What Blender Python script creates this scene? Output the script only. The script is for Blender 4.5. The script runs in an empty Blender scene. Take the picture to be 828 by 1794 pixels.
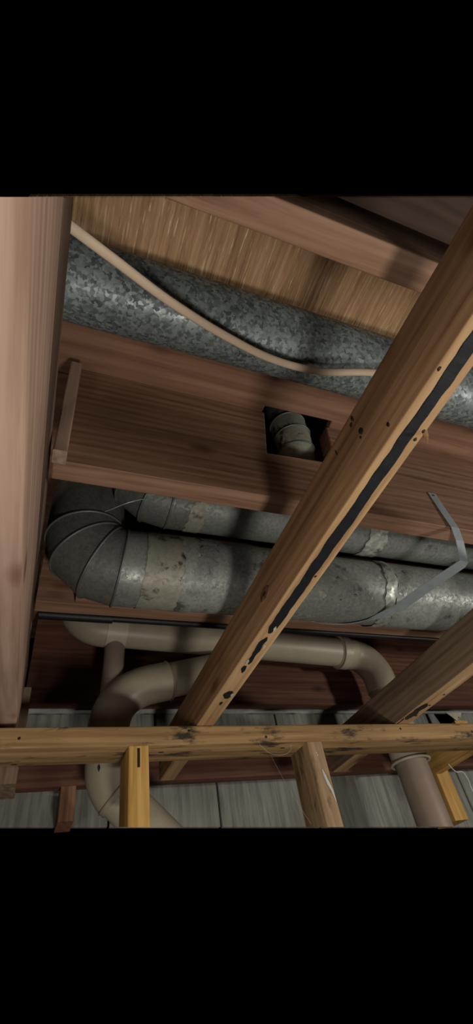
import bpy, bmesh, math, random
from mathutils import Vector, Matrix, noise
random.seed(7)
S = bpy.context.scene
COL = S.collection
H = 1.6                                   # eye height of the photographer: z values below are measured from it

# ------------------------------------------------------------------ camera
cam_d = bpy.data.cameras.new('camera'); cam = bpy.data.objects.new('camera', cam_d); COL.objects.link(cam)
right = Vector((0.9304714, -0.3351668, -0.14793983))
down = Vector((0.14314673, 0.7043032, -0.6953172))
fwd = Vector((0.33724174, 0.62579567, 0.70331202))
m = Matrix.Identity(4)
for i, v in enumerate((right, -down, -fwd)):
    for r in range(3): m[r][i] = v[r]
m.translation = Vector((0, 0, H))
cam.matrix_world = m
cam_d.sensor_fit = 'VERTICAL'; cam_d.sensor_height = 36.0; cam_d.lens = 36.0 * 829.0 / 1794.0
cam_d.clip_start = 0.01
S.camera = cam

# ------------------------------------------------------------------ world and lamps
w = bpy.data.worlds.new('dark_basement'); S.world = w; w.use_nodes = True
w.node_tree.nodes['Background'].inputs[0].default_value = (0, 0, 0, 1)
w.node_tree.nodes['Background'].inputs[1].default_value = 0.0
def lamp(name, loc, power, col, rad):
    d = bpy.data.lights.new(name, 'POINT'); d.energy = power; d.color = col; d.shadow_soft_size = rad
    o = bpy.data.objects.new(name, d); COL.objects.link(o); o.location = (loc[0], loc[1], loc[2] + H); return o
lamp('hand_lamp', (0.26, 0.06, -0.52), 22.0, (1.0, 0.95, 0.86), 0.08)
lamp('ceiling_bulb', (1.6, 0.0, 0.14), 24.0, (1.0, 0.96, 0.88), 0.06)
lamp('room_bulb', (-0.6, -0.05, -0.25), 7.0, (1.0, 0.95, 0.87), 0.12)
S.view_settings.view_transform = 'Standard'; S.view_settings.look = 'None'
S.view_settings.exposure = 0.0; S.view_settings.gamma = 1.0
S.view_settings.use_curve_mapping = False

# ------------------------------------------------------------------ materials
def nm(name):
    mt = bpy.data.materials.new(name); mt.use_nodes = True
    nt = mt.node_tree; nt.nodes.clear()
    out = nt.nodes.new('ShaderNodeOutputMaterial'); b = nt.nodes.new('ShaderNodeBsdfPrincipled')
    nt.links.new(b.outputs[0], out.inputs[0])
    return mt, nt, b
def srgb(c):
    return tuple(((x / 255) / 12.92 if x / 255 <= 0.04045 else ((x / 255 + 0.055) / 1.055) ** 2.4) for x in c) + (1,)
def N(nt, t, **k):
    n = nt.nodes.new(t)
    for a, v in k.items(): setattr(n, a, v)
    return n
def coords(nt, scale, rnd=True):
    tc = N(nt, 'ShaderNodeTexCoord'); mp = N(nt, 'ShaderNodeMapping')
    mp.inputs['Scale'].default_value = scale
    if rnd:
        oi = N(nt, 'ShaderNodeObjectInfo'); mu = N(nt, 'ShaderNodeVectorMath', operation='MULTIPLY_ADD')
        nt.links.new(oi.outputs['Random'], mu.inputs[0]); mu.inputs[1].default_value = (37, 23, 51)
        nt.links.new(tc.outputs['Object'], mu.inputs[2]); nt.links.new(mu.outputs[0], mp.inputs[0])
    else:
        nt.links.new(tc.outputs['Object'], mp.inputs[0])
    return mp
def noi(nt, vec, scale, detail=4, rough=0.6, dist=0.0):
    n = N(nt, 'ShaderNodeTexNoise'); n.inputs['Scale'].default_value = scale; n.inputs['Detail'].default_value = detail
    n.inputs['Roughness'].default_value = rough; n.inputs['Distortion'].default_value = dist
    nt.links.new(vec, n.inputs['Vector']); return n
def ramp(nt, fac, stops):
    r = N(nt, 'ShaderNodeValToRGB'); e = r.color_ramp.elements
    e[0].position, e[0].color = stops[0]; e[1].position, e[1].color = stops[-1]
    for p, c in stops[1:-1]: x = e.new(p); x.color = c
    nt.links.new(fac, r.inputs[0]); return r
def mix(nt, fac, a, b, mode='MIX'):
    x = N(nt, 'ShaderNodeMix', data_type='RGBA', blend_type=mode)
    if isinstance(fac, float): x.inputs[0].default_value = fac
    else: nt.links.new(fac, x.inputs[0])
    for s, v in ((6, a), (7, b)):
        if isinstance(v, tuple): x.inputs[s].default_value = v
        else: nt.links.new(v, x.inputs[s])
    return x.outputs[2]
def bump(nt, b, h, strength, dist=0.002):
    bp = N(nt, 'ShaderNodeBump'); bp.inputs['Strength'].default_value = strength; bp.inputs['Distance'].default_value = dist
    nt.links.new(h, bp.inputs['Height']); nt.links.new(bp.outputs[0], b.inputs['Normal'])
W1 = (1, 1, 1, 1); B0 = (0, 0, 0, 1)
def wood(name, dark, mid, light, grain=1.0, stain=None, stain_lo=0.60, rough=0.7):
    """sawn softwood: grain along the object's own X axis, streaks, cathedral rings, knots, optional dark stains"""
    mt, nt, b = nm(name)
    mp = coords(nt, (1, 1, 1))
    st = N(nt, 'ShaderNodeMapping'); st.inputs['Scale'].default_value = (1.6 * grain, 34 * grain, 34 * grain); nt.links.new(mp.outputs[0], st.inputs[0])
    g = noi(nt, st.outputs[0], 2.2, 5, 0.62, 0.35)
    st2 = N(nt, 'ShaderNodeMapping'); st2.inputs['Scale'].default_value = (1.1, 9, 9); nt.links.new(mp.outputs[0], st2.inputs[0])
    wv = N(nt, 'ShaderNodeTexWave', wave_type='RINGS', rings_direction='X'); wv.inputs['Scale'].default_value = 2.2
    wv.inputs['Distortion'].default_value = 5.0; wv.inputs['Detail'].default_value = 2.5; wv.inputs['Detail Scale'].default_value = 0.9
    nt.links.new(st2.outputs[0], wv.inputs['Vector'])
    c = ramp(nt, g.outputs['Fac'], [(0.28, srgb(dark)), (0.5, srgb(mid)), (0.74, srgb(light))]).outputs[0]
    rg = ramp(nt, wv.outputs['Fac'], [(0.15, (0.74, 0.68, 0.62, 1)), (0.7, W1)])
    c = mix(nt, 0.55, c, rg.outputs[0], 'MULTIPLY')
    big = noi(nt, mp.outputs[0], 4.0, 3, 0.5)
    br = ramp(nt, big.outputs['Fac'], [(0.3, (0.78, 0.74, 0.72, 1)), (0.7, (1.08, 1.06, 1.03, 1))])
    c = mix(nt, 0.8, c, br.outputs[0], 'MULTIPLY')
    # knots
    kn = N(nt, 'ShaderNodeMapping'); kn.inputs['Scale'].default_value = (3.2, 7, 7); nt.links.new(mp.outputs[0], kn.inputs[0])
    vo = N(nt, 'ShaderNodeTexVoronoi'); vo.inputs['Scale'].default_value = 1.5; nt.links.new(kn.outputs[0], vo.inputs['Vector'])
    kr = ramp(nt, vo.outputs['Distance'], [(0.05, (0.30, 0.24, 0.20, 1)), (0.10, (0.62, 0.52, 0.46, 1)), (0.17, W1)])
    c = mix(nt, 0.75, c, kr.outputs[0], 'MULTIPLY')
    if stain:
        sm = N(nt, 'ShaderNodeMapping'); sm.inputs['Scale'].default_value = (5, 16, 16); nt.links.new(mp.outputs[0], sm.inputs[0])
        sn = noi(nt, sm.outputs[0], 1.6, 6, 0.7)
        sr = ramp(nt, sn.outputs['Fac'], [(stain_lo, B0), (stain_lo + 0.10, W1)])
        c = mix(nt, sr.outputs[0], c, srgb(stain))
    nt.links.new(c, b.inputs['Base Color']); b.inputs['Roughness'].default_value = rough
    b.inputs['Specular IOR Level'].default_value = 0.25
    bump(nt, b, g.outputs['Fac'], 0.35, 0.0015)
    return mt
def plain(name, col, rough=0.6, metal=0.0, var=0.25, scale=30.0, bmp=0.15, spec=0.4):
    mt, nt, b = nm(name); mp = coords(nt, (1, 1, 1))
    n = noi(nt, mp.outputs[0], scale, 5, 0.65)
    r = ramp(nt, n.outputs['Fac'], [(0.3, (1 - var,) * 3 + (1,)), (0.7, W1)])
    nt.links.new(mix(nt, 1.0, srgb(col), r.outputs[0], 'MULTIPLY'), b.inputs['Base Color'])
    b.inputs['Roughness'].default_value = rough; b.inputs['Metallic'].default_value = metal
    b.inputs['Specular IOR Level'].default_value = spec
    bump(nt, b, n.outputs['Fac'], bmp, 0.002); return mt
def galv(name, dark, light, spangle=120.0, metal=0.35, rough=0.5, dirt=None, dirt_lo=0.6, flakes=False):
    """zinc coated sheet: crystal spangle, dulled patches, optional dirt and pale flakes"""
    mt, nt, b = nm(name); mp = coords(nt, (1, 1, 1))
    dn = noi(nt, mp.outputs[0], spangle * 0.7, 3, 0.6)
    ad = N(nt, 'ShaderNodeVectorMath', operation='MULTIPLY_ADD'); nt.links.new(dn.outputs['Color'], ad.inputs[0]); ad.inputs[1].default_value = (0.012,) * 3
    nt.links.new(mp.outputs[0], ad.inputs[2])
    v = N(nt, 'ShaderNodeTexVoronoi'); v.inputs['Scale'].default_value = spangle; v.inputs['Randomness'].default_value = 1.0; nt.links.new(ad.outputs[0], v.inputs['Vector'])
    sp = N(nt, 'ShaderNodeSeparateColor'); nt.links.new(v.outputs['Color'], sp.inputs[0])
    big = noi(nt, mp.outputs[0], 9.0, 5, 0.65)
    mm = N(nt, 'ShaderNodeMath', operation='MULTIPLY_ADD'); nt.links.new(sp.outputs[0], mm.inputs[0]); mm.inputs[1].default_value = 0.55
    sc = N(nt, 'ShaderNodeMath', operation='MULTIPLY'); nt.links.new(big.outputs['Fac'], sc.inputs[0]); sc.inputs[1].default_value = 0.5
    nt.links.new(sc.outputs[0], mm.inputs[2])
    c = ramp(nt, mm.outputs[0], [(0.2, srgb(dark)), (0.85, srgb(light))]).outputs[0]
    if dirt:
        dm = noi(nt, mp.outputs[0], 14.0, 6, 0.7)
        dr = ramp(nt, dm.outputs['Fac'], [(dirt_lo, B0), (dirt_lo + 0.08, W1)])
        c = mix(nt, dr.outputs[0], c, srgb(dirt))
    if flakes:
        fm = noi(nt, mp.outputs[0], 38.0, 4, 0.6)
        fr = ramp(nt, fm.outputs['Fac'], [(0.66, B0), (0.69, W1)])
        c = mix(nt, fr.outputs[0], c, srgb((176, 172, 150)))
    nt.links.new(c, b.inputs['Base Color'])
    b.inputs['Metallic'].default_value = metal
    rr = ramp(nt, mm.outputs[0], [(0.2, (rough + 0.12,) * 3 + (1,)), (0.85, (rough - 0.1,) * 3 + (1,))])
    nt.links.new(rr.outputs[0], b.inputs['Roughness'])
    bump(nt, b, big.outputs['Fac'], 0.12, 0.004); return mt
def plywood(name):
    mt, nt, b = nm(name); mp = coords(nt, (1, 1, 1), False)
    st = N(nt, 'ShaderNodeMapping'); st.inputs['Scale'].default_value = (26, 1.6, 5); nt.links.new(mp.outputs[0], st.inputs[0])
    g = noi(nt, st.outputs[0], 3.0, 6, 0.7, 0.5)
    c = ramp(nt, g.outputs['Fac'], [(0.25, srgb((122, 92, 66))), (0.5, srgb((174, 138, 102))), (0.75, srgb((208, 176, 136)))]).outputs[0]
    s2 = N(nt, 'ShaderNodeMapping'); s2.inputs['Scale'].default_value = (60, 3, 5); nt.links.new(mp.outputs[0], s2.inputs[0])
    k = noi(nt, s2.outputs[0], 3.2, 4, 0.7, 0.4)
    kr = ramp(nt, k.outputs['Fac'], [(0.58, B0), (0.66, W1)])
    c = mix(nt, kr.outputs[0], c, srgb((226, 200, 160)))
    kd = ramp(nt, k.outputs['Fac'], [(0.27, (0.5, 0.42, 0.36, 1)), (0.36, W1)])
    c = mix(nt, 0.8, c, kd.outputs[0], 'MULTIPLY')
    big = noi(nt, mp.outputs[0], 3.0, 3, 0.5); br = ramp(nt, big.outputs['Fac'], [(0.3, (0.72, 0.68, 0.66, 1)), (0.7, W1)])
    c = mix(nt, 1.0, c, br.outputs[0], 'MULTIPLY')
    nt.links.new(c, b.inputs['Base Color']); b.inputs['Roughness'].default_value = 0.75; b.inputs['Specular IOR Level'].default_value = 0.2
    bump(nt, b, k.outputs['Fac'], 0.8, 0.004); return mt

M = {}
M['joist'] = wood('joist_wood', (110, 82, 65), (148, 115, 94), (168, 136, 113))
M['beam'] = wood('beam_wood', (132, 98, 70), (172, 134, 98), (194, 156, 118))
M['beam_r'] = wood('beam_wood_grey', (102, 84, 69), (134, 114, 96), (154, 132, 112), grain=0.8)
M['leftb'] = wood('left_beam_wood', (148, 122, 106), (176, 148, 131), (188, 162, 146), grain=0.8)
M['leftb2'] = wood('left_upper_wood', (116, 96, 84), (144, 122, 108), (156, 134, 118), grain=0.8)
M['stud'] = wood('new_stud_wood', (176, 132, 66), (214, 170, 98), (230, 192, 124), grain=1.3)
M['stud_old'] = wood('weathered_stud_wood', (136, 112, 84), (176, 148, 114), (194, 168, 134), stain=(104, 88, 68), stain_lo=0.56)
M['plate'] = wood('plate_wood', (138, 108, 72), (172, 140, 98), (194, 164, 120), stain=(62, 54, 44), stain_lo=0.54)
M['ledger'] = wood('ledger_wood', (84, 54, 43), (108, 74, 60), (128, 92, 74))
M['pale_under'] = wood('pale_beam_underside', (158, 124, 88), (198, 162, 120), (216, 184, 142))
M['backstud'] = wood('back_stud_wood', (104, 70, 52), (134, 96, 74), (152, 114, 90))
M['ply'] = plywood('subfloor_plywood')
M['ply2'] = wood('subfloor_red_board', (104, 74, 58), (134, 100, 80), (150, 116, 94), grain=0.6)
M['ply3'] = wood('shaded_subfloor', (58, 42, 34), (76, 57, 46), (90, 68, 55), grain=0.6)  # dark colour stands in for the shade in front of the nearest joist
M['duct1'] = galv('galvanised_spangle', (66, 75, 77), (160, 170, 168), 190, 0.30, 0.52)
M['duct'] = galv('galvanised_dull', (112, 116, 113), (146, 149, 142), 200, 0.30, 0.50, dirt=(70, 70, 64), dirt_lo=0.60)
M['ductf'] = galv('galvanised_flaked', (122, 126, 122), (158, 160, 152), 190, 0.25, 0.55, dirt=(84, 84, 78), dirt_lo=0.58, flakes=True)
M['elbow'] = galv('galvanised_elbow_shaded', (90, 92, 88), (116, 116, 110), 180, 0.25, 0.52)  # zinc darkened in its colour to imitate the dim lower left
M['tape'] = galv('foil_tape', (130, 128, 115), (152, 149, 135), 150, 0.15, 0.55, dirt=(44, 41, 34), dirt_lo=0.555)
M['foil'] = galv('crumpled_foil', (140, 142, 136), (196, 196, 184), 120, 0.25, 0.45, dirt=(70, 68, 60), dirt_lo=0.56)
M['strap'] = plain('strap_metal', (172, 182, 186), 0.42, 0.2, 0.2, 40, 0.1)
M['pvc'] = plain('aged_cream_pvc', (170, 159, 139), 0.42, 0, 0.18, 12, 0.04)
M['pvc_grey'] = plain('stained_brown_pvc', (150, 132, 118), 0.45, 0, 0.22, 9, 0.05)
M['pvc_hub'] = plain('pale_pvc_hub', (188, 178, 158), 0.42, 0, 0.12, 14, 0.04)
M['cable'] = plain('cable_jacket', (214, 190, 164), 0.5, 0, 0.10, 30, 0.05)
M['iron'] = plain('black_iron', (36, 35, 35), 0.5, 0.4, 0.3, 40, 0.2)
M['tar'] = plain('black_tar', (34, 36, 40), 0.5, 0, 0.35, 60, 0.5)
M['fleck'] = plain('pale_fleck', (206, 196, 172), 0.7)
M['nail'] = plain('nail_steel', (56, 50, 46), 0.5, 0.5)
M['paint'] = plain('white_paint', (222, 224, 220), 0.6, 0, 0.1)
M['web'] = plain('cobweb_silk', (200, 190, 170), 0.8, 0, 0.1)
M['seam'] = plain('seam_metal', (112, 116, 114), 0.45, 0.4, 0.3, 40, 0.1)
M['hole'] = plain('dark_slot', (42, 34, 26), 0.9)
def panel_mat():
    mt, nt, b = nm('weathered_grey_sheathing'); mp = coords(nt, (1, 1, 1))
    st = N(nt, 'ShaderNodeMapping'); st.inputs['Scale'].default_value = (40, 6, 3); nt.links.new(mp.outputs[0], st.inputs[0])
    g = noi(nt, st.outputs[0], 1.6, 6, 0.7, 0.3)
    c = ramp(nt, g.outputs['Fac'], [(0.3, srgb((108, 110, 103))), (0.55, srgb((146, 146, 137))), (0.8, srgb((170, 168, 158)))]).outputs[0]
    big = noi(nt, mp.outputs[0], 5, 4, 0.6); br = ramp(nt, big.outputs['Fac'], [(0.3, (0.8, 0.78, 0.75, 1)), (0.65, W1)])
    nt.links.new(mix(nt, 1.0, c, br.outputs[0], 'MULTIPLY'), b.inputs['Base Color']); b.inputs['Roughness'].default_value = 0.8
    b.inputs['Specular IOR Level'].default_value = 0.2
    bump(nt, b, g.outputs['Fac'], 0.4, 0.002); return mt
M['panel'] = panel_mat()
M['mortar'] = plain('grey_mortar', (170, 172, 170), 0.85, 0, 0.3, 40, 0.8)

# ------------------------------------------------------------------ builders
def tag(o, label=None, cat=None, group=None, kind=None):
    if label: o['label'] = label
    if cat: o['category'] = cat
    if group: o['group'] = group
    if kind: o['kind'] = kind
    return o
def link(name, me, mat, parent=None, mw=None):
    o = bpy.data.objects.new(name, me); COL.objects.link(o)
    if mat: me.materials.append(mat)
    if mw is not None: o.matrix_world = mw
    if parent:
        bpy.context.view_layer.update()
        o.parent = parent; o.matrix_parent_inverse = parent.matrix_world.inverted()
    return o
def empty(name, loc):
    o = bpy.data.objects.new(name, None); COL.objects.link(o); o.location = (loc[0], loc[1], loc[2] + H); o.empty_display_size = 0.05
    bpy.context.view_layer.update(); return o
def smooth(me, ang=40):
    for p in me.polygons: p.use_smooth = True
    bm = bmesh.new(); bm.from_mesh(me)
    for e in bm.edges:
        e.smooth = len(e.link_faces) == 2 and e.calc_face_angle(0) < math.radians(ang)
    bm.to_mesh(me); bm.free()
def board_mesh(L, Wd, Ht, skew0=(0, 0), skew1=(0, 0), bev=0.0025, wob=0.0006, seg=0.05):
    """length along local X, width Y, height Z, centred; eased corners and a slightly wavy surface"""
    n = max(2, int(L / seg)); prof = []
    for sy, sz in ((1, 1), (-1, 1), (-1, -1), (1, -1)):
        cy, cz = sy * (Wd / 2 - bev), sz * (Ht / 2 - bev)
        a0 = {(1, 1): 0, (-1, 1): 90, (-1, -1): 180, (1, -1): 270}[(sy, sz)]
        for k in range(3):
            a = math.radians(a0 + 45 * k); prof.append((cy + bev * math.cos(a), cz + bev * math.sin(a)))
    off = random.random() * 50; vs = []; fs = []; K = len(prof)
    for i in range(n + 1):
        t = i / n
        for (y, z) in prof:
            a0 = -L / 2 + skew0[0] * y + skew0[1] * z; a1 = L / 2 + skew1[0] * y + skew1[1] * z
            x = a0 + (a1 - a0) * t
            q = Vector((x * 9 + off, (1 if y > 0 else -1) * 3, (1 if z > 0 else -1) * 3))
            vs.append((x, y + wob * noise.noise(q), z + wob * noise.noise(q + Vector((9, 9, 9)))))
    for i in range(n):
        for k in range(K):
            a = i * K + k; b2 = i * K + (k + 1) % K; fs.append((a, b2, b2 + K, a + K))
    fs.append(tuple(range(K))[::-1]); fs.append(tuple(n * K + k for k in range(K)))
    me = bpy.data.meshes.new('board'); me.from_pydata(vs, [], fs); me.update()
    bm = bmesh.new(); bm.from_mesh(me); bmesh.ops.recalc_face_normals(bm, faces=bm.faces); bm.to_mesh(me); bm.free()
    smooth(me, 50); return me
ROT = {'x': Matrix.Identity(3), 'y': Matrix.Rotation(math.pi / 2, 3, 'Z'), 'z': Matrix.Rotation(-math.pi / 2, 3, 'Y')}
def board(name, x0, x1, y0, y1, z0, z1, axis, mat, parent=None, **k):
    dx, dy, dz = x1 - x0, y1 - y0, z1 - z0
    dims = {'x': (dx, dy, dz), 'y': (dy, dx, dz), 'z': (dz, dy, dx)}[axis]
    mw = Matrix.Translation(((x0 + x1) / 2, (y0 + y1) / 2, (z0 + z1) / 2 + H)) @ ROT[axis].to_4x4()
    return link(name, board_mesh(*dims, **k), M[mat], parent, mw)
def prism(name, poly, z0, z1, mat, parent=None, plane='xy', bev=0.0015):
    """polygon extruded; plane xy: poly is (x, y) between two z; plane xz: poly is (x, z) between two y"""
    bm = bmesh.new(); cx = sum(p[0] for p in poly) / len(poly); cy = sum(p[1] for p in poly) / len(poly)
    f = lambda p, t: (p[0] - cx, p[1] - cy, t - (z0 + z1) / 2) if plane == 'xy' else (p[0] - cx, t - (z0 + z1) / 2, p[1] - cy)
    a = [bm.verts.new(f(p, z0)) for p in poly]; c = [bm.verts.new(f(p, z1)) for p in poly]; n = len(poly)
    bm.faces.new(a); bm.faces.new(c[::-1])
    for i in range(n): bm.faces.new((a[i], c[i], c[(i + 1) % n], a[(i + 1) % n]))
    bmesh.ops.recalc_face_normals(bm, faces=bm.faces)
    if bev: bmesh.ops.bevel(bm, geom=bm.edges[:], offset=bev, segments=1, affect='EDGES')
    me = bpy.data.meshes.new(name); bm.to_mesh(me); bm.free()
    loc = (cx, cy, (z0 + z1) / 2 + H) if plane == 'xy' else (cx, (z0 + z1) / 2, cy + H)
    return link(name, me, M[mat], parent, Matrix.Translation(loc))
def rings_along(pts, rad, seg=40, endn=None):
    """mitred rings along a polyline; rad is a number or one per point"""
    P = [Vector(p) for p in pts]; n = len(P); out = []
    if not hasattr(rad, '__len__'): rad = [rad] * n
    d0 = (P[1] - P[0]).normalized(); u = d0.orthogonal().normalized()
    if abs(d0.y) < 0.95: u = (Vector((0, 1, 0)) - d0 * d0.y).normalized()
    for i in range(n):
        di = (P[i] - P[i - 1]).normalized() if i else d0
        do = (P[i + 1] - P[i]).normalized() if i < n - 1 else di
        u = (u - di * u.dot(di)).normalized(); v = di.cross(u)
        nn = (di + do).normalized() if not (endn and i == n - 1) else Vector(endn); ring = []
        for k in range(seg):
            a = 2 * math.pi * k / seg; q = (u * math.cos(a) + v * math.sin(a)) * rad[i]
            ring.append(P[i] + q - di * (q.dot(nn) / di.dot(nn)))
        out.append(ring)
        u = (u - do * u.dot(do)).normalized()
    return out
def skin(name, rings, mat, parent=None, caps=False, ang=30, origin=None, thick=0.0015):
    seg = len(rings[0]); c = Vector(origin) if origin else sum(rings[0], Vector()) / seg
    vs = [tuple(p - c) for r in rings for p in r]; fs = []
    for i in range(len(rings) - 1):
        for k in range(seg):
            a = i * seg + k; b2 = i * seg + (k + 1) % seg; fs.append((a, b2, b2 + seg, a + seg))
    if caps:
        fs.append(tuple(range(seg))[::-1]); b0 = (len(rings) - 1) * seg; fs.append(tuple(b0 + k for k in range(seg)))
    me = bpy.data.meshes.new(name); me.from_pydata(vs, [], fs); me.update()
    bm = bmesh.new(); bm.from_mesh(me); bmesh.ops.recalc_face_normals(bm, faces=bm.faces); bm.to_mesh(me); bm.free()
    smooth(me, ang)
    o = link(name, me, M[mat], parent, Matrix.Translation(c + Vector((0, 0, H))))
    if thick and not caps:
        s = o.modifiers.new('sheet', 'SOLIDIFY'); s.thickness = thick; s.offset = -1
    return o
def tube(name, pts, rad, mat, parent=None, seg=32, caps=True, ang=35):
    return skin(name, rings_along(pts, rad, seg), mat, parent, caps=caps, ang=ang)
def loop_bead(name, ring, r, mat, parent):
    """closed round bead running along a ring of points"""
    n = len(ring); c = sum(ring, Vector()) / n; vs = []; fs = []; k6 = 6
    for i in range(n):
        t = (ring[(i + 1) % n] - ring[i - 1]).normalized(); o = (ring[i] - c); o = (o - t * o.dot(t)).normalized(); bn = t.cross(o)
        for k in range(k6):
            a = 2 * math.pi * k / k6; vs.append(tuple(ring[i] - c + o * (r * math.cos(a) + r * 0.3) + bn * (r * math.sin(a))))
    for i in range(n):
        for k in range(k6):
            j = (i + 1) % n; fs.append((i * k6 + k, i * k6 + (k + 1) % k6, j * k6 + (k + 1) % k6, j * k6 + k))
    me = bpy.data.meshes.new(name); me.from_pydata(vs, [], fs); me.update()
    bm = bmesh.new(); bm.from_mesh(me); bmesh.ops.recalc_face_normals(bm, faces=bm.faces); bm.to_mesh(me); bm.free()
    smooth(me, 80)
    return link(name, me, M[mat], parent, Matrix.Translation(c + Vector((0, 0, H))))
def arc(cx, cz, R, a0, a1, n, y):
    return [(cx + R * math.cos(math.radians(a0 + (a1 - a0) * i / n)), y, cz + R * math.sin(math.radians(a0 + (a1 - a0) * i / n))) for i in range(n + 1)]
def smooth_path(pts, n=10):
    P = [Vector(p) for p in pts]; out = []
    for i in range(len(P) - 1):
        p0 = P[max(i - 1, 0)]; p1 = P[i]; p2 = P[i + 1]; p3 = P[min(i + 2, len(P) - 1)]
        for k in range(n):
            t = k / n
            out.append(0.5 * (2 * p1 + (p2 - p0) * t + (2 * p0 - 5 * p1 + 4 * p2 - p3) * t * t + (3 * p1 - p0 - 3 * p2 + p3) * t ** 3))
    out.append(P[-1]); return out

# ------------------------------------------------------------------ the ceiling (subfloor) and the back wall
ZS = 0.88; ZJ = 0.59; ZB = 0.395
ceil = tag(empty('ceiling', (0.7, 0.7, ZS)), kind='structure')
prism('plywood_sheet', [(-0.12, 0.217), (0.28, 0.0855), (2.30, 0.0855), (2.30, 0.2985), (-0.12, 0.2985)], ZS, ZS + 0.019, 'ply', ceil)
prism('subfloor_board', [(-0.12, 0.3015), (2.30, 0.3015), (2.30, 0.4955), (0.545, 0.4955), (0.542, 0.462), (0.374, 0.464), (0.372, 0.4955), (-0.12, 0.4955)], ZS, ZS + 0.019, 'ply2', ceil)
prism('plywood_sheet', [(-0.12, 0.4985), (0.372, 0.4985), (0.366, 0.605), (0.55, 0.61), (0.545, 0.4985), (2.30, 0.4985), (2.30, 1.45), (-0.12, 1.45)], ZS, ZS + 0.019, 'ply2', ceil)
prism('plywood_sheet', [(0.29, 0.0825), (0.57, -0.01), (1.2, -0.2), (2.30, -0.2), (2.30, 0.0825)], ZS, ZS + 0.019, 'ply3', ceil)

wall = tag(empty('wall_back', (0.7, 1.376, 0.3)), kind='structure')
zb_ = lambda x: 0.3405 - 0.0702 * x
seams = [-0.14, 0.21, 0.502, 0.80, 1.13, 1.36, 1.62, 1.95, 2.30]
for a, b in zip(seams[:-1], seams[1:]):
    a += 0.0025; b -= 0.0025
    prism('wall_panel', [(a, zb_(a)), (b, zb_(b)), (b, 0.470), (a, 0.470)], 1.376, 1.390, 'panel', wall, 'xz')
useam = [(-0.14, 0.33), (0.335, 0.72), (0.725, 1.10), (1.105, 1.335), (1.347, 1.405), (1.47, 1.88), (1.885, 2.30)]
for i, (a, b) in enumerate(useam):
    top = 0.604
    poly = [(a, 0.474), (b, 0.474), (b - (0.02 if i == 4 else 0), top), (a, top)]
    if i == 4: poly = [(a + 0.006, 0.474), (b + 0.01, 0.474), (b - 0.012, 0.55), (b - 0.03, top), (a, top)]
    prism('wall_panel', poly, 1.376, 1.390, 'panel', wall, 'xz')
# mortar bead along the top of the wall
pts = [( -0.14 + i * 0.03, 1.372 + 0.004 * noise.noise(Vector((i * .9, 0, 0))), 0.617 + 0.003 * noise.noise(Vector((0, i * .8, 0)))) for i in range(82)]
tube('mortar_strip', pts, [0.014 + 0.004 * noise.noise(Vector((i * 1.3, 5, 0))) for i in range(82)], 'mortar', wall, 10)

# ------------------------------------------------------------------ joists across the view
G = 'floor joists under the plywood'
jA = board('floor_joist', 0.194, 2.30, 0.066, 0.104, ZJ, ZS - 0.001, 'x', 'joist', skew0=(-3.05, 0.617))
tag(jA, 'floor joist nearest the viewer, crossing the plywood at the top of the photo', 'joist', G)
nb = [(-0.028, ZJ), (2.30, ZJ), (2.30, ZS - 0.001), (0.535, ZS - 0.001), (0.512, 0.735), (0.352, 0.724), (0.378, ZS - 0.001), (-0.028, ZS - 0.001)]
jB = prism('floor_joist', nb, 0.478, 0.516, 'joist', None, 'xz', 0.002)
tag(jB, 'reddish floor joist with a square notch, just above the twin metal ducts', 'joist', G)
jC = board('floor_joist', -0.028, 2.30, 0.836, 0.872, ZJ, ZS - 0.001, 'x', 'joist')
tag(jC, 'floor joist showing as a thin reddish strip just below the large duct', 'joist', G)
jD = board('floor_joist', -0.028, 2.30, 1.276, 1.314, ZJ, ZS - 0.001, 'x', 'ledger')
tag(jD, 'farthest dark floor joist, behind the cream drain pipes near the wall', 'joist', G)

# ------------------------------------------------------------------ low beams running away from the viewer
def pitched(name, off, h, thick, mat, y0, y1, xr, skew):
    d = Vector((0.005, 1, 0.178)).normalized(); s = Vector((1, 0, 0)); s = (s - d * s.dot(d)).normalized(); up = s.cross(d)
    base = Vector((-0.032 + xr, 0, 0.2345))
    P0 = base + d * (y0 / d.y) + up * (off + h / 2) - s * (thick / 2); L = (y1 - y0) / d.y
    mw = Matrix.Identity(4)
    for i, v in enumerate((d, -s, up)):
        for r in range(3): mw[r][i] = v[r]
    c = P0 + d * (L / 2); mw.translation = c + Vector((0, 0, H))
    return link(name, board_mesh(L, thick, h, skew0=skew, bev=0.003), M[mat], None, mw)
bL = pitched('ceiling_beam', 0.0, 0.14, 0.038, 'leftb', 0.0936, 1.05, 0.0, (0.34, 0.394))
tag(bL, 'wide pale beam running along the left edge of the photo', 'beam', 'low beams running towards the stud wall')
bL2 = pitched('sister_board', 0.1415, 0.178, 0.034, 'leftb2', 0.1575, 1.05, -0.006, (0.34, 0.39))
tag(bL2, 'darker board stacked on top of the pale left-edge beam', 'board')

bM = board('ceiling_beam', 0.318, 0.356, -0.03, 1.284, ZB, 0.487, 'y', 'beam')
tag(bM, 'diagonal wooden beam in the middle with a black tar stripe along its underside', 'beam', 'low beams running towards the stud wall')
bR = board('ceiling_beam', 0.822, 0.866, 0.10, 1.284, ZB, 0.484, 'y', 'beam_r')
tag(bR, 'greyish brown beam at the lower right with one short tar patch underneath', 'beam', 'low beams running towards the stud wall')

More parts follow.
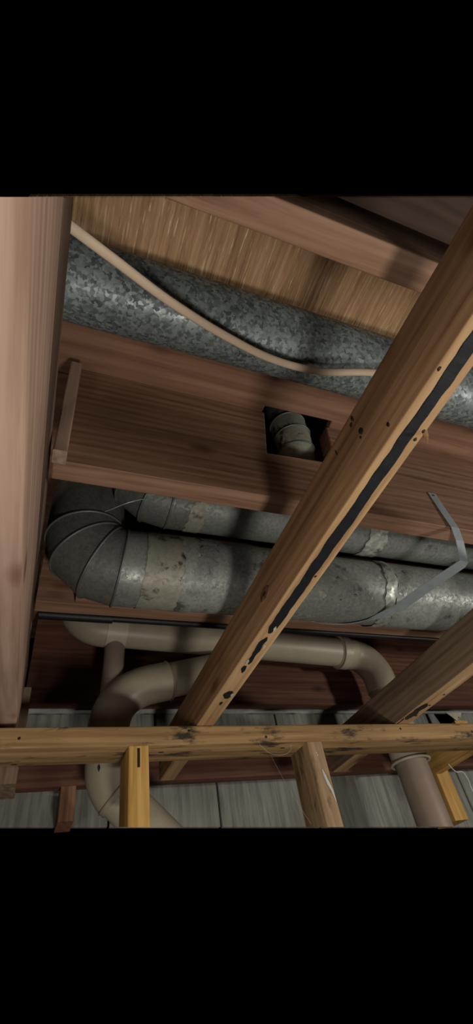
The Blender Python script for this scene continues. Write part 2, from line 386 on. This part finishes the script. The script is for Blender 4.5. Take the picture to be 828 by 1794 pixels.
for o in (bM, bR):                       # downward faces get the paler wood
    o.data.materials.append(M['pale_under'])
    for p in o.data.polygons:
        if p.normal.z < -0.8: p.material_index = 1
def ragged_strip(name, xa, xb, y0, y1, z, mat, parent, breaks=(), amp=0.0022, step=0.006, th=0.0018):
    """thin smeared layer under a beam with ragged edges"""
    n = int((y1 - y0) / step); bm = bmesh.new(); prev = None; off = random.random() * 40
    for i in range(n + 1):
        y = y0 + (y1 - y0) * i / n; t = min(i, n - i) / 3
        e = min(1, t) ; mid = (xa + xb) / 2; hw = (xb - xa) / 2 * (0.35 + 0.65 * e)
        l = mid - hw + amp * noise.noise(Vector((y * 60, off, 0))) + amp * noise.noise(Vector((y * 17, off, 5)))
        r = mid + hw + amp * noise.noise(Vector((y * 55, off + 9, 0))) + amp * noise.noise(Vector((y * 14, off, 9)))
        if any(a < y < b for a, b in breaks): prev = None; continue
        bot = z - th * (0.7 + 0.3 * noise.noise(Vector((y * 90, 0, off))))
        ring = [bm.verts.new((l, y, z + .0004)), bm.verts.new((l + .001, y, bot)), bm.verts.new((r - .001, y, bot)), bm.verts.new((r, y, z + .0004))]
        if prev:
            for k in range(4): bm.faces.new((prev[k], prev[(k + 1) % 4], ring[(k + 1) % 4], ring[k]))
        prev = ring
    bmesh.ops.recalc_face_normals(bm, faces=bm.faces)
    me = bpy.data.meshes.new(name); bm.to_mesh(me); bm.free()
    return link(name, me, M[mat], parent, Matrix.Translation((0, 0, H)))
tg = ragged_strip('tar_stripe', 0.3275, 0.3445, -0.03, 0.60, ZB, 'tar', bM, amp=0.0016); tag(tg, 'black tar stripe')
for a, b, xa, xb in ((0.612, 0.70, 0.331, 0.342), (0.705, 0.73, 0.329, 0.340), (0.80, 0.83, 0.330, 0.348), (0.845, 0.86, 0.332, 0.342)):
    ragged_strip('tar_patch', xa, xb, a, b, ZB, 'tar', bM, amp=0.003, step=0.003)
for x, y in ((0.339, 0.585), (0.3425, 0.64), (0.331, 0.69), (0.347, 0.815)):
    ragged_strip('pale_fleck', x - 0.003, x + 0.003, y - 0.007, y + 0.007, ZB - 0.0012, 'fleck', bM, amp=0.003, step=0.002, th=0.001)
tp = ragged_strip('tar_patch', 0.828, 0.848, 0.845, 0.93, ZB, 'tar', bR, amp=0.005, step=0.004); tag(tp, 'short black tar patch')
ragged_strip('tar_patch', 0.826, 0.832, 0.925, 0.96, ZB, 'tar', bR, amp=0.003, step=0.003)
# nail heads, gouges and a hanging splinter on the middle beam
def blob(name, c, s, mat, parent, seed=0, nrm=None):
    bm = bmesh.new(); bmesh.ops.create_icosphere(bm, subdivisions=2, radius=1)
    for v in bm.verts:
        k = 1 + 0.35 * noise.noise(v.co * 1.7 + Vector((seed, seed, 0)))
        v.co = Vector((v.co.x * s[0] * k, v.co.y * s[1] * k, v.co.z * s[2] * k))
    me = bpy.data.meshes.new(name); bm.to_mesh(me); bm.free()
    for p in me.polygons: p.use_smooth = True
    return link(name, me, M[mat], parent, Matrix.Translation((c[0], c[1], c[2] + H)))
for i, (y, z, sy, sz) in enumerate(((0.240, 0.477, 0.0025, 0.006), (0.246, 0.472, 0.003, 0.004), (0.238, 0.447, 0.004, 0.0055), (0.243, 0.441, 0.002, 0.003), (0.288, 0.468, 0.0015, 0.006), (0.203, 0.410, 0.0025, 0.0035))):
    blob('knot', (0.318, y, z), (0.0008, sy, sz), 'hole', bM, i * 3.1)
blob('knot', (0.318, 0.555, 0.438), (0.0006, 0.020, 0.010), 'backstud', bM, 4.4)
blob('knot', (0.318, 0.555, 0.438), (0.0010, 0.008, 0.004), 'hole', bM, 2.4)
for i, (x, y) in enumerate(((0.3215, 0.125), (0.352, 0.193), (0.349, 0.205), (0.346, 0.45))):
    blob('nail', (x, y, ZB), (0.002, 0.0026, 0.0010), 'nail', bM, i)
tube('splinter', [(0.354, 0.192, ZB + 0.003), (0.3565, 0.196, ZB - 0.003), (0.358, 0.201, ZB - 0.010)], [0.003, 0.0026, 0.0005], 'beam', bM, 6)
for y in (0.80, 0.855, 0.91):
    blob('nail', (0.853, y, ZB), (0.003, 0.003, 0.0012), 'nail', bR, y * 9)
tube('splinter', [(0.846, 1.02, ZB + 0.002), (0.85, 1.03, ZB - 0.010), (0.852, 1.035, ZB - 0.022)], [0.004, 0.003, 0.0005], 'beam_r', bR, 6)

# ------------------------------------------------------------------ stud wall, ledger and blocks
pl = board('top_plate', -0.14, 2.30, 0.953, 1.042, 0.357, ZB - 0.0006, 'x', 'plate')
tag(pl, 'long stained top plate lying flat across the stud wall', 'plate')
for x in (-0.018, 0.30, 0.47, 0.83, 1.05, 1.18):
    blob('nail', (x, 0.953, 0.376 + random.uniform(-.008, .008)), (0.0028, 0.001, 0.0028), 'nail', pl, x * 7)
for x, y in ((-0.02, 1.03), (0.25, 0.99), (0.52, 0.985), (0.60, 1.0)):
    blob('gouge', (x, y, 0.357), (0.006, 0.003, 0.0010), 'hole', pl, x * 5)
st1 = board('wall_stud', 0.178, 0.217, 0.953, 1.042, 0.2327, 0.3565, 'z', 'stud', skew0=(0.247, 0.07))
tag(st1, 'fresh yellow pine stud with a dark nail slot, standing under the plate', 'stud', 'studs of the open wall')
board('nail_slot', 0.1945, 0.1995, 0.9520, 0.9535, 0.318, 0.352, 'z', 'hole', st1, bev=0.0003, wob=0)
st2 = board('wall_stud', 0.566, 0.603, 0.953, 1.042, 0.2057, 0.3565, 'z', 'stud_old', skew0=(0.247, 0.07))
tag(st2, 'weathered stud with a white paint smear, under the middle of the plate', 'stud', 'studs of the open wall')
tube('paint_smear', [(0.586, 0.9525, 0.300), (0.588, 0.9525, 0.288), (0.592, 0.9525, 0.272), (0.597, 0.9525, 0.258), (0.5995, 0.9525, 0.238)], [0.001, 0.0028, 0.0032, 0.0022, 0.0006], 'paint', st2, 8)
for z in (0.334, 0.329):
    blob('paint_dot', (0.583 + (0.334 - z) * .3, 0.9528, z), (0.0013, 0.0006, 0.0013), 'paint', st2, z * 100)
lg = board('ledger_board', -0.14, 2.30, 1.285, 1.322, ZB, 0.484, 'x', 'ledger')
tag(lg, 'reddish ledger board along the back wall behind the stud wall', 'board')
bs1 = board('wall_stud', 0.084, 0.119, 1.287, 1.3745, 0.322, ZB - 0.0006, 'z', 'backstud'); tag(bs1, 'short dark reddish stud against the grey wall at the far left', 'stud', 'studs against the grey wall')
bs2 = board('wall_stud', 1.192, 1.243, 1.287, 1.3745, 0.251, ZB - 0.0006, 'z', 'stud'); tag(bs2, 'yellow stud against the grey wall, right behind the brown vertical pipe', 'stud', 'studs against the grey wall')
blk = board('wood_block', 1.165, 1.212, 1.10, 1.284, 0.376, 0.462, 'y', 'stud'); tag(blk, 'short yellow wood block sticking out from the ledger beside the brown pipe', 'block')
hb = board('wood_block', -0.050, -0.012, 1.052, 1.14, 0.331, 0.52, 'z', 'beam_r'); tag(hb, 'short block hanging below the plate at the lower left corner', 'block')
cb = board('wood_block', -0.029, -0.009, 0.452, 0.4775, 0.583, 0.852, 'z', 'leftb'); tag(cb, 'pale upright cleat fixed to the notched joist beside the left beam', 'block')
sm = board('wood_block', 0.045, 0.09, 0.80, 0.8355, 0.592, 0.625, 'x', 'joist'); tag(sm, 'small wood scrap tucked under the duct elbow on the thin joist', 'block')

# ------------------------------------------------------------------ metal ducts
def duct_thing(label, base):
    return tag(empty('air_duct', base), label, 'duct', 'round metal air ducts')
# upper duct in the first joist bay
d1 = duct_thing('spangled galvanised duct crossing the top, under the plywood', (0.7, 0.292, 0.806))
R1 = rings_along([(-0.10, 0.292, 0.806), (0.30, 0.292, 0.806), (1.0, 0.292, 0.806), (2.30, 0.292, 0.806)], 0.0625, 56)
skin('duct_section', R1[:3], 'duct1', d1); skin('duct_section', R1[2:], 'duct1', d1)
loop_bead('seam_band', R1[2], 0.0022, 'seam', d1)
def elbowed(base, y, z, r, xs, R, n, xend, ztop, joints, label, mats):
    t = duct_thing(label, base)
    path = [(xend, y, z)] + [(x, y, z) for x in joints] + arc(xs, z + R, R, -90, -180, n, y) + [(xs - R, y, ztop)]
    rg = rings_along(path, r, 56); nj = len(joints)
    for i in range(nj + 1):
        skin('duct_section', rg[i:i + 2], mats[i % len(mats)], t, ang=60)
    for i in range(nj + 1, nj + 1 + n):
        skin('elbow_gore', rg[i:i + 2], 'elbow', t, ang=60)
    skin('duct_riser', rg[-2:], 'elbow', t, ang=60)
    for i in range(nj + 1, nj + 2 + n):
        loop_bead('seam_band', rg[i], 0.0024, 'seam', t)
    return t, rg
d3, r3 = elbowed((0.7, 0.746, 0.62), 0.746, 0.62, 0.076, 0.117, 0.070, 3, 2.30, ZS - 0.004, (0.72, 0.236),
                 'large dull duct below the notched joist, its gored elbow turning upwards at the left', ['duct', 'ductf', 'duct'])
d2, r2 = elbowed((0.7, 0.662, 0.748), 0.662, 0.750, 0.0625, 0.205, 0.066, 3, 2.30, ZS - 0.004, (0.70, 0.238),
                 'smaller duct half hidden behind the notched joist, above the large duct', ['duct', 'duct', 'elbow'])
def wrap(name, y, z, r, x0, x1, mat, parent, a0=0, a1=360, amp=0.0, nx=6, seg=64, skewx=0.0, edge=0.0):
    """a band of tape round a duct (part of a cylinder shell, crumpled by amp)"""
    vs = []; fs = []; off = random.random() * 30
    for i in range(nx + 1):
        for k in range(seg + 1):
            a = math.radians(a0 + (a1 - a0) * k / seg); x = x0 + (x1 - x0) * i / nx + skewx * math.sin(a)
            if i in (0, nx): x += edge * noise.noise(Vector((k * .35, off, i)))
            q = r + amp * (0.6 + noise.noise(Vector((x * 60, k * .3, off))) + 0.6 * noise.noise(Vector((x * 130, k * .8, off))))
            vs.append((x, y + q * math.cos(a), z + q * math.sin(a)))
    for i in range(nx):
        for k in range(seg):
            a = i * (seg + 1) + k; fs.append((a, a + 1, a + seg + 2, a + seg + 1))
    me = bpy.data.meshes.new(name); me.from_pydata(vs, [], fs); me.update(); smooth(me, 40)
    o = link(name, me, M[mat], parent, Matrix.Translation((0, 0, H)))
    s = o.modifiers.new('sheet', 'SOLIDIFY'); s.thickness = 0.0006; s.offset = 1
    return o
# tape on the big duct (angles: 180 faces the viewer, 270 faces down)
wrap('foil_tape', 0.746, 0.62, 0.0768, 0.158, 0.236, 'tape', d3, 90, 330, 0.0002, skewx=0.004, edge=0.003)
wrap('tape_strip', 0.746, 0.62, 0.0772, 0.228, 0.262, 'ductf', d3, 110, 330, 0.0003, edge=0.006)
wrap('tape_flap', 0.746, 0.62, 0.0776, 0.262, 0.300, 'duct', d3, 110, 250, 0.0004, skewx=0.02, edge=0.012)
wrap('foil_band', 0.746, 0.62, 0.0775, 0.705, 0.735, 'foil', d3, 60, 345, 0.0020, nx=8, skewx=0.006, edge=0.008)
wrap('foil_wrap', 0.746, 0.62, 0.0768, 0.735, 0.92, 'ductf', d3, 60, 345, 0.0006, nx=12, edge=0.01)
wrap('foil_tape', 0.662, 0.750, 0.0633, 0.238, 0.272, 'tape', d2, 90, 330, 0.0004, edge=0.006)
wrap('foil_band', 0.662, 0.750, 0.0640, 0.672, 0.722, 'foil', d2, 60, 345, 0.0016, nx=8, edge=0.006)
for x, a, s in ((0.62, 225, 0.004), (0.575, 200, 0.004), (0.585, 235, 0.003)):
    aa = math.radians(a); blob('rivet', (x, 0.746 + 0.0765 * math.cos(aa), 0.62 + 0.0765 * math.sin(aa)), (s, .0015, .0015) if 0 else (s, s * .6, s * .6), 'seam', d3, x * 9)
# take-off elbow seen through the notch
tk = d2
tpth = [(0.470, 0.603, 0.765), (0.469, 0.574, 0.776), (0.468, 0.546, 0.797), (0.467, 0.528, 0.828), (0.464, 0.521, 0.868), (0.461, 0.519, 0.910), (0.461, 0.519, 1.02)]
rt = rings_along(tpth, [0.038, 0.040, 0.041, 0.040, 0.041, 0.041, 0.041], 36)
for i in range(6): skin('takeoff_gore', rt[i:i + 2], 'tape' if i in (2, 3, 4) else 'duct', tk, ang=60)
for i in (1, 2, 3, 4, 5): loop_bead('seam_band', rt[i], 0.002, 'seam', tk)
# perforated hanger strap: joist face, under the joist edge, round the underside of the big duct
def ribbon(name, pts, width, side, mat, th=0.0012):
    vs = []; fs = []; P = [Vector(p) for p in pts]; n = len(P)
    for i in range(n):
        s = Vector(side[i]).normalized() * width / 2; vs += [tuple(P[i] - s), tuple(P[i] + s)]
    for i in range(n - 1): fs.append((2 * i, 2 * i + 1, 2 * i + 3, 2 * i + 2))
    me = bpy.data.meshes.new(name); me.from_pydata(vs, [], fs); me.update()
    o = link(name, me, M[mat], None, Matrix.Translation((0, 0, H)))
    s = o.modifiers.new('sheet', 'SOLIDIFY'); s.thickness = th; s.offset = 0
    b = o.modifiers.new('edge', 'BEVEL'); b.width = 0.0003; b.segments = 1
    return o
sp = [(0.741, 0.4765, 0.695), (0.740, 0.4755, 0.640), (0.740, 0.4745, 0.588), (0.742, 0.483, 0.560), (0.746, 0.5025, 0.522), (0.743, 0.509, 0.5195), (0.728, 0.600, 0.5290), (0.716, 0.680, 0.5340)]
for k in range(1, 9):
    a = math.radians(250 + k * 9); sp.append((0.712 - 0.017 * k, 0.746 + 0.0795 * math.cos(a), 0.62 + 0.0795 * math.sin(a)))
sd = [(1, 0.0, 0)] * 3 + [(1, 0, 0.05), (1, 0.05, -0.1), (0.85, 0.2, -0.35)] + [(0.75, 0.2, -0.55)] * 2 + [(0.9, 0.4, -0.1)] + [(1, 0.5, 0.35)] * 7
stp = ribbon('hanger_strap', sp, 0.021, sd, 'strap')
tag(stp, 'bent sheet metal strap hanging from the joist and holding up the large duct', 'strap')
blob('screw', (0.741, 0.4755, 0.685), (0.0035, 0.0015, 0.0035), 'seam', stp, 2)
# loose wire by the elbows
wr = tube('loose_wire', smooth_path([(0.070, 0.64, 0.664), (0.082, 0.62, 0.654), (0.10, 0.60, 0.650), (0.125, 0.592, 0.658), (0.14, 0.60, 0.672)], 6), 0.0009, 'strap', None, 6)
tag(wr, 'thin loose wire poking out between the two duct elbows', 'wire')

# ------------------------------------------------------------------ cable, pipes
def flat_cable(name, pts, wd, th, mat):
    P = smooth_path(pts, 10); n = len(P); vs = []; fs = []; seg = 14
    for i in range(n):
        t = (P[min(i + 1, n - 1)] - P[max(i - 1, 0)]).normalized(); view = P[i].normalized()
        s = t.cross(view).normalized(); b = s.cross(t)
        for k in range(seg):
            a = 2 * math.pi * k / seg; vs.append(tuple(P[i] + s * (wd / 2 * math.cos(a)) + b * (th / 2 * math.sin(a))))
    for i in range(n - 1):
        for k in range(seg): fs.append((i * seg + k, i * seg + (k + 1) % seg, (i + 1) * seg + (k + 1) % seg, (i + 1) * seg + k))
    fs.append(tuple(range(seg))[::-1]); fs.append(tuple((n - 1) * seg + k for k in range(seg)))
    me = bpy.data.meshes.new(name); me.from_pydata(vs, [], fs); me.update()
    bm = bmesh.new(); bm.from_mesh(me); bmesh.ops.recalc_face_normals(bm, faces=bm.faces); bm.to_mesh(me); bm.free(); smooth(me, 60)
    return link(name, me, M[mat], None, Matrix.Translation((0, 0, H)))
cbl = flat_cable('electric_cable', [(-0.065, 0.15, 0.592), (-0.03, 0.166, 0.600), (0.012, 0.188, 0.62), (0.092, 0.227, 0.65), (0.19, 0.263, 0.68), (0.279, 0.285, 0.70), (0.368, 0.287, 0.71), (0.448, 0.267, 0.71), (0.53, 0.245, 0.70)], 0.0125, 0.008, 'cable')
tag(cbl, 'beige electric cable sagging below the spangled duct', 'cable')

ip = tag(empty('gas_pipe', (0.5, 0.898, 0.603)), 'thin black iron pipe running just behind the thin reddish joist strip', 'pipe')
tube('pipe_length', [(-0.02, 0.902, 0.606), (0.13, 0.902, 0.606)], 0.0115, 'iron', ip, 20)
tube('pipe_length', [(0.10, 0.900, 0.605), (2.30, 0.900, 0.606)], 0.0085, 'iron', ip, 20)
tube('pipe_coupling', [(0.44, 0.8995, 0.605), (0.48, 0.8995, 0.605)], 0.011, 'iron', ip, 20)

YP = 1.158; RP = 0.0445
p1 = tag(empty('drain_pipe', (0.6, YP, 0.40)), 'cream plastic drain piping with several elbows, behind the stud wall and below the ducts', 'pipe')
zl = lambda x: 0.738 - 0.046 * (x - 0.2)
tube('main_pipe', [(0.19, YP, zl(0.19)), (0.90, YP, zl(0.90))], RP, 'pvc', p1, 40)
el = [(0.20, YP, zl(0.20)), (0.165, YP, zl(0.165))] + arc(0.150, 0.740 + 0.085, 0.085, -90, -180, 10, YP) + [(0.065, YP, ZS - 0.0005)]
tube('elbow', el, RP + 0.002, 'pvc', p1, 40)
tube('coupling', [(0.152, YP, zl(0.152)), (0.205, YP, zl(0.205))], RP + 0.005, 'pvc_hub', p1, 40)
er = [(0.885, YP, zl(0.885)), (0.915, YP, zl(0.915))] + [(0.92 + 0.085 * math.sin(math.radians(a)), YP + 0.004, zl(0.92) - 0.085 + 0.085 * math.cos(math.radians(a))) for a in range(0, 91, 9)] + [(1.005, YP + 0.006, 0.58)]
tube('elbow', er, RP + 0.004, 'pvc', p1, 40)
tube('coupling', [(0.878, YP, zl(0.878)), (0.905, YP, zl(0.905))], RP + 0.0075, 'pvc', p1, 40)
skin('stack_pipe', rings_along([(1.005, YP + 0.007, 0.60), (1.005, YP + 0.007, 0.2185)], RP, 40, endn=(-0.068, 0.239, -0.968)), 'pvc_grey', p1, caps=True)
hb2 = tube('stack_hub', [(1.005, YP + 0.007, 0.470), (1.005, YP + 0.007, 0.378)], RP + 0.006, 'pvc_hub', p1, 40)
hr = rings_along([(1.005, YP + 0.007, 0.386), (1.005, YP + 0.007, 0.374)], RP + 0.0075, 40)
loop_bead('hub_rim', hr[1], 0.004, 'pvc_hub', p1)
tube('vent_pipe', [(0.178, YP + 0.006, 0.72), (0.172, YP + 0.006, 0.56)], 0.027, 'pvc_grey', p1, 28)

p2 = p1
Y2 = 1.152
ra = Vector((0.49, 0, 0.636)); rb = Vector((0.295, 0, 0.588))
tube('branch_pipe', [(0.545, Y2, 0.690), (0.50, Y2, 0.639), (0.30, Y2, 0.590)], RP, 'pvc', p2, 40)
def bez(p0, p1_, p2_, n):
    return [((1 - t) ** 2 * p0[0] + 2 * t * (1 - t) * p1_[0] + t * t * p2_[0], Y2, (1 - t) ** 2 * p0[1] + 2 * t * (1 - t) * p1_[1] + t * t * p2_[1]) for t in [i / n for i in range(n + 1)]]
tube('elbow', [(0.315, Y2, 0.5935)] + bez((0.275, 0.584), (0.175, 0.560), (0.168, 0.475), 12) + [(0.168, Y2, 0.44)], RP + 0.004, 'pvc', p2, 40)
tube('drop_pipe', [(0.168, Y2, 0.46), (0.168, Y2, 0.375)], RP, 'pvc', p2, 40)
tube('elbow', [(0.168, Y2, 0.425), (0.168, Y2, 0.392)] + bez((0.168, 0.385), (0.170, 0.350), (0.198, 0.324), 8), RP + 0.003, 'pvc', p2, 40)
skin('tail_pipe', rings_along([(0.192, Y2, 0.331), (0.2607, Y2, 0.2655)], RP, 40, endn=(-0.068, 0.239, -0.968)), 'pvc', p2, caps=True)
rr = rings_along([(0.190, Y2, 0.333), (0.2, Y2, 0.3235)], RP + 0.003, 40); loop_bead('hub_rim', rr[0], 0.002, 'pvc_grey', p2)
rr = rings_along([(0.315, Y2, 0.5935), (0.32, Y2, 0.5948)], RP + 0.004, 40); loop_bead('hub_rim', rr[0], 0.002, 'pvc_grey', p2)
rr = rings_along([(0.878, YP, zl(0.878)), (0.87, YP, zl(0.87))], RP + 0.006, 40); loop_bead('hub_rim', rr[0], 0.0018, 'pvc_grey', p1)
blob('drip_mark', (0.145, Y2 - 0.043, 0.372), (0.0025, 0.002, 0.007), 'hole', p2, 3)

# ------------------------------------------------------------------ small hanging things
def strand(name, pts, r, mat, label, cat):
    o = tube(name, smooth_path(pts, 8), r, mat, None, 5); return tag(o, label, cat)
strand('cobweb', [(0.455, 0.96, 0.357), (0.470, 0.955, 0.338), (0.490, 0.95, 0.330), (0.510, 0.95, 0.333), (0.527, 0.96, 0.345), (0.530, 0.965, 0.357)], 0.0003, 'web', 'cobweb strand drooping in a loop under the plate', 'cobweb')
strand('cobweb', [(0.505, 1.02, 0.357), (0.515, 1.0, 0.30), (0.525, 0.98, 0.25), (0.535, 0.96, 0.205)], 0.0002, 'web', 'long cobweb thread hanging beside the weathered stud', 'cobweb')
strand('torn_string', [(1.170, 1.20, 0.376), (1.175, 1.19, 0.352), (1.190, 1.18, 0.347), (1.192, 1.175, 0.325), (1.185, 1.17, 0.305), (1.186, 1.17, 0.290)], 0.0014, 'paint', 'white torn string hanging beside the brown pipe', 'string')
tpr = prism('torn_paper', [(1.425, 0.604), (1.50, 0.604), (1.485, 0.585), (1.475, 0.590), (1.462, 0.572), (1.445, 0.588)], 1.366, 1.3685, 'fleck', None, 'xz', 0.0005)
tag(tpr, 'torn scrap of brownish paper over the gap in the grey wall', 'paper')
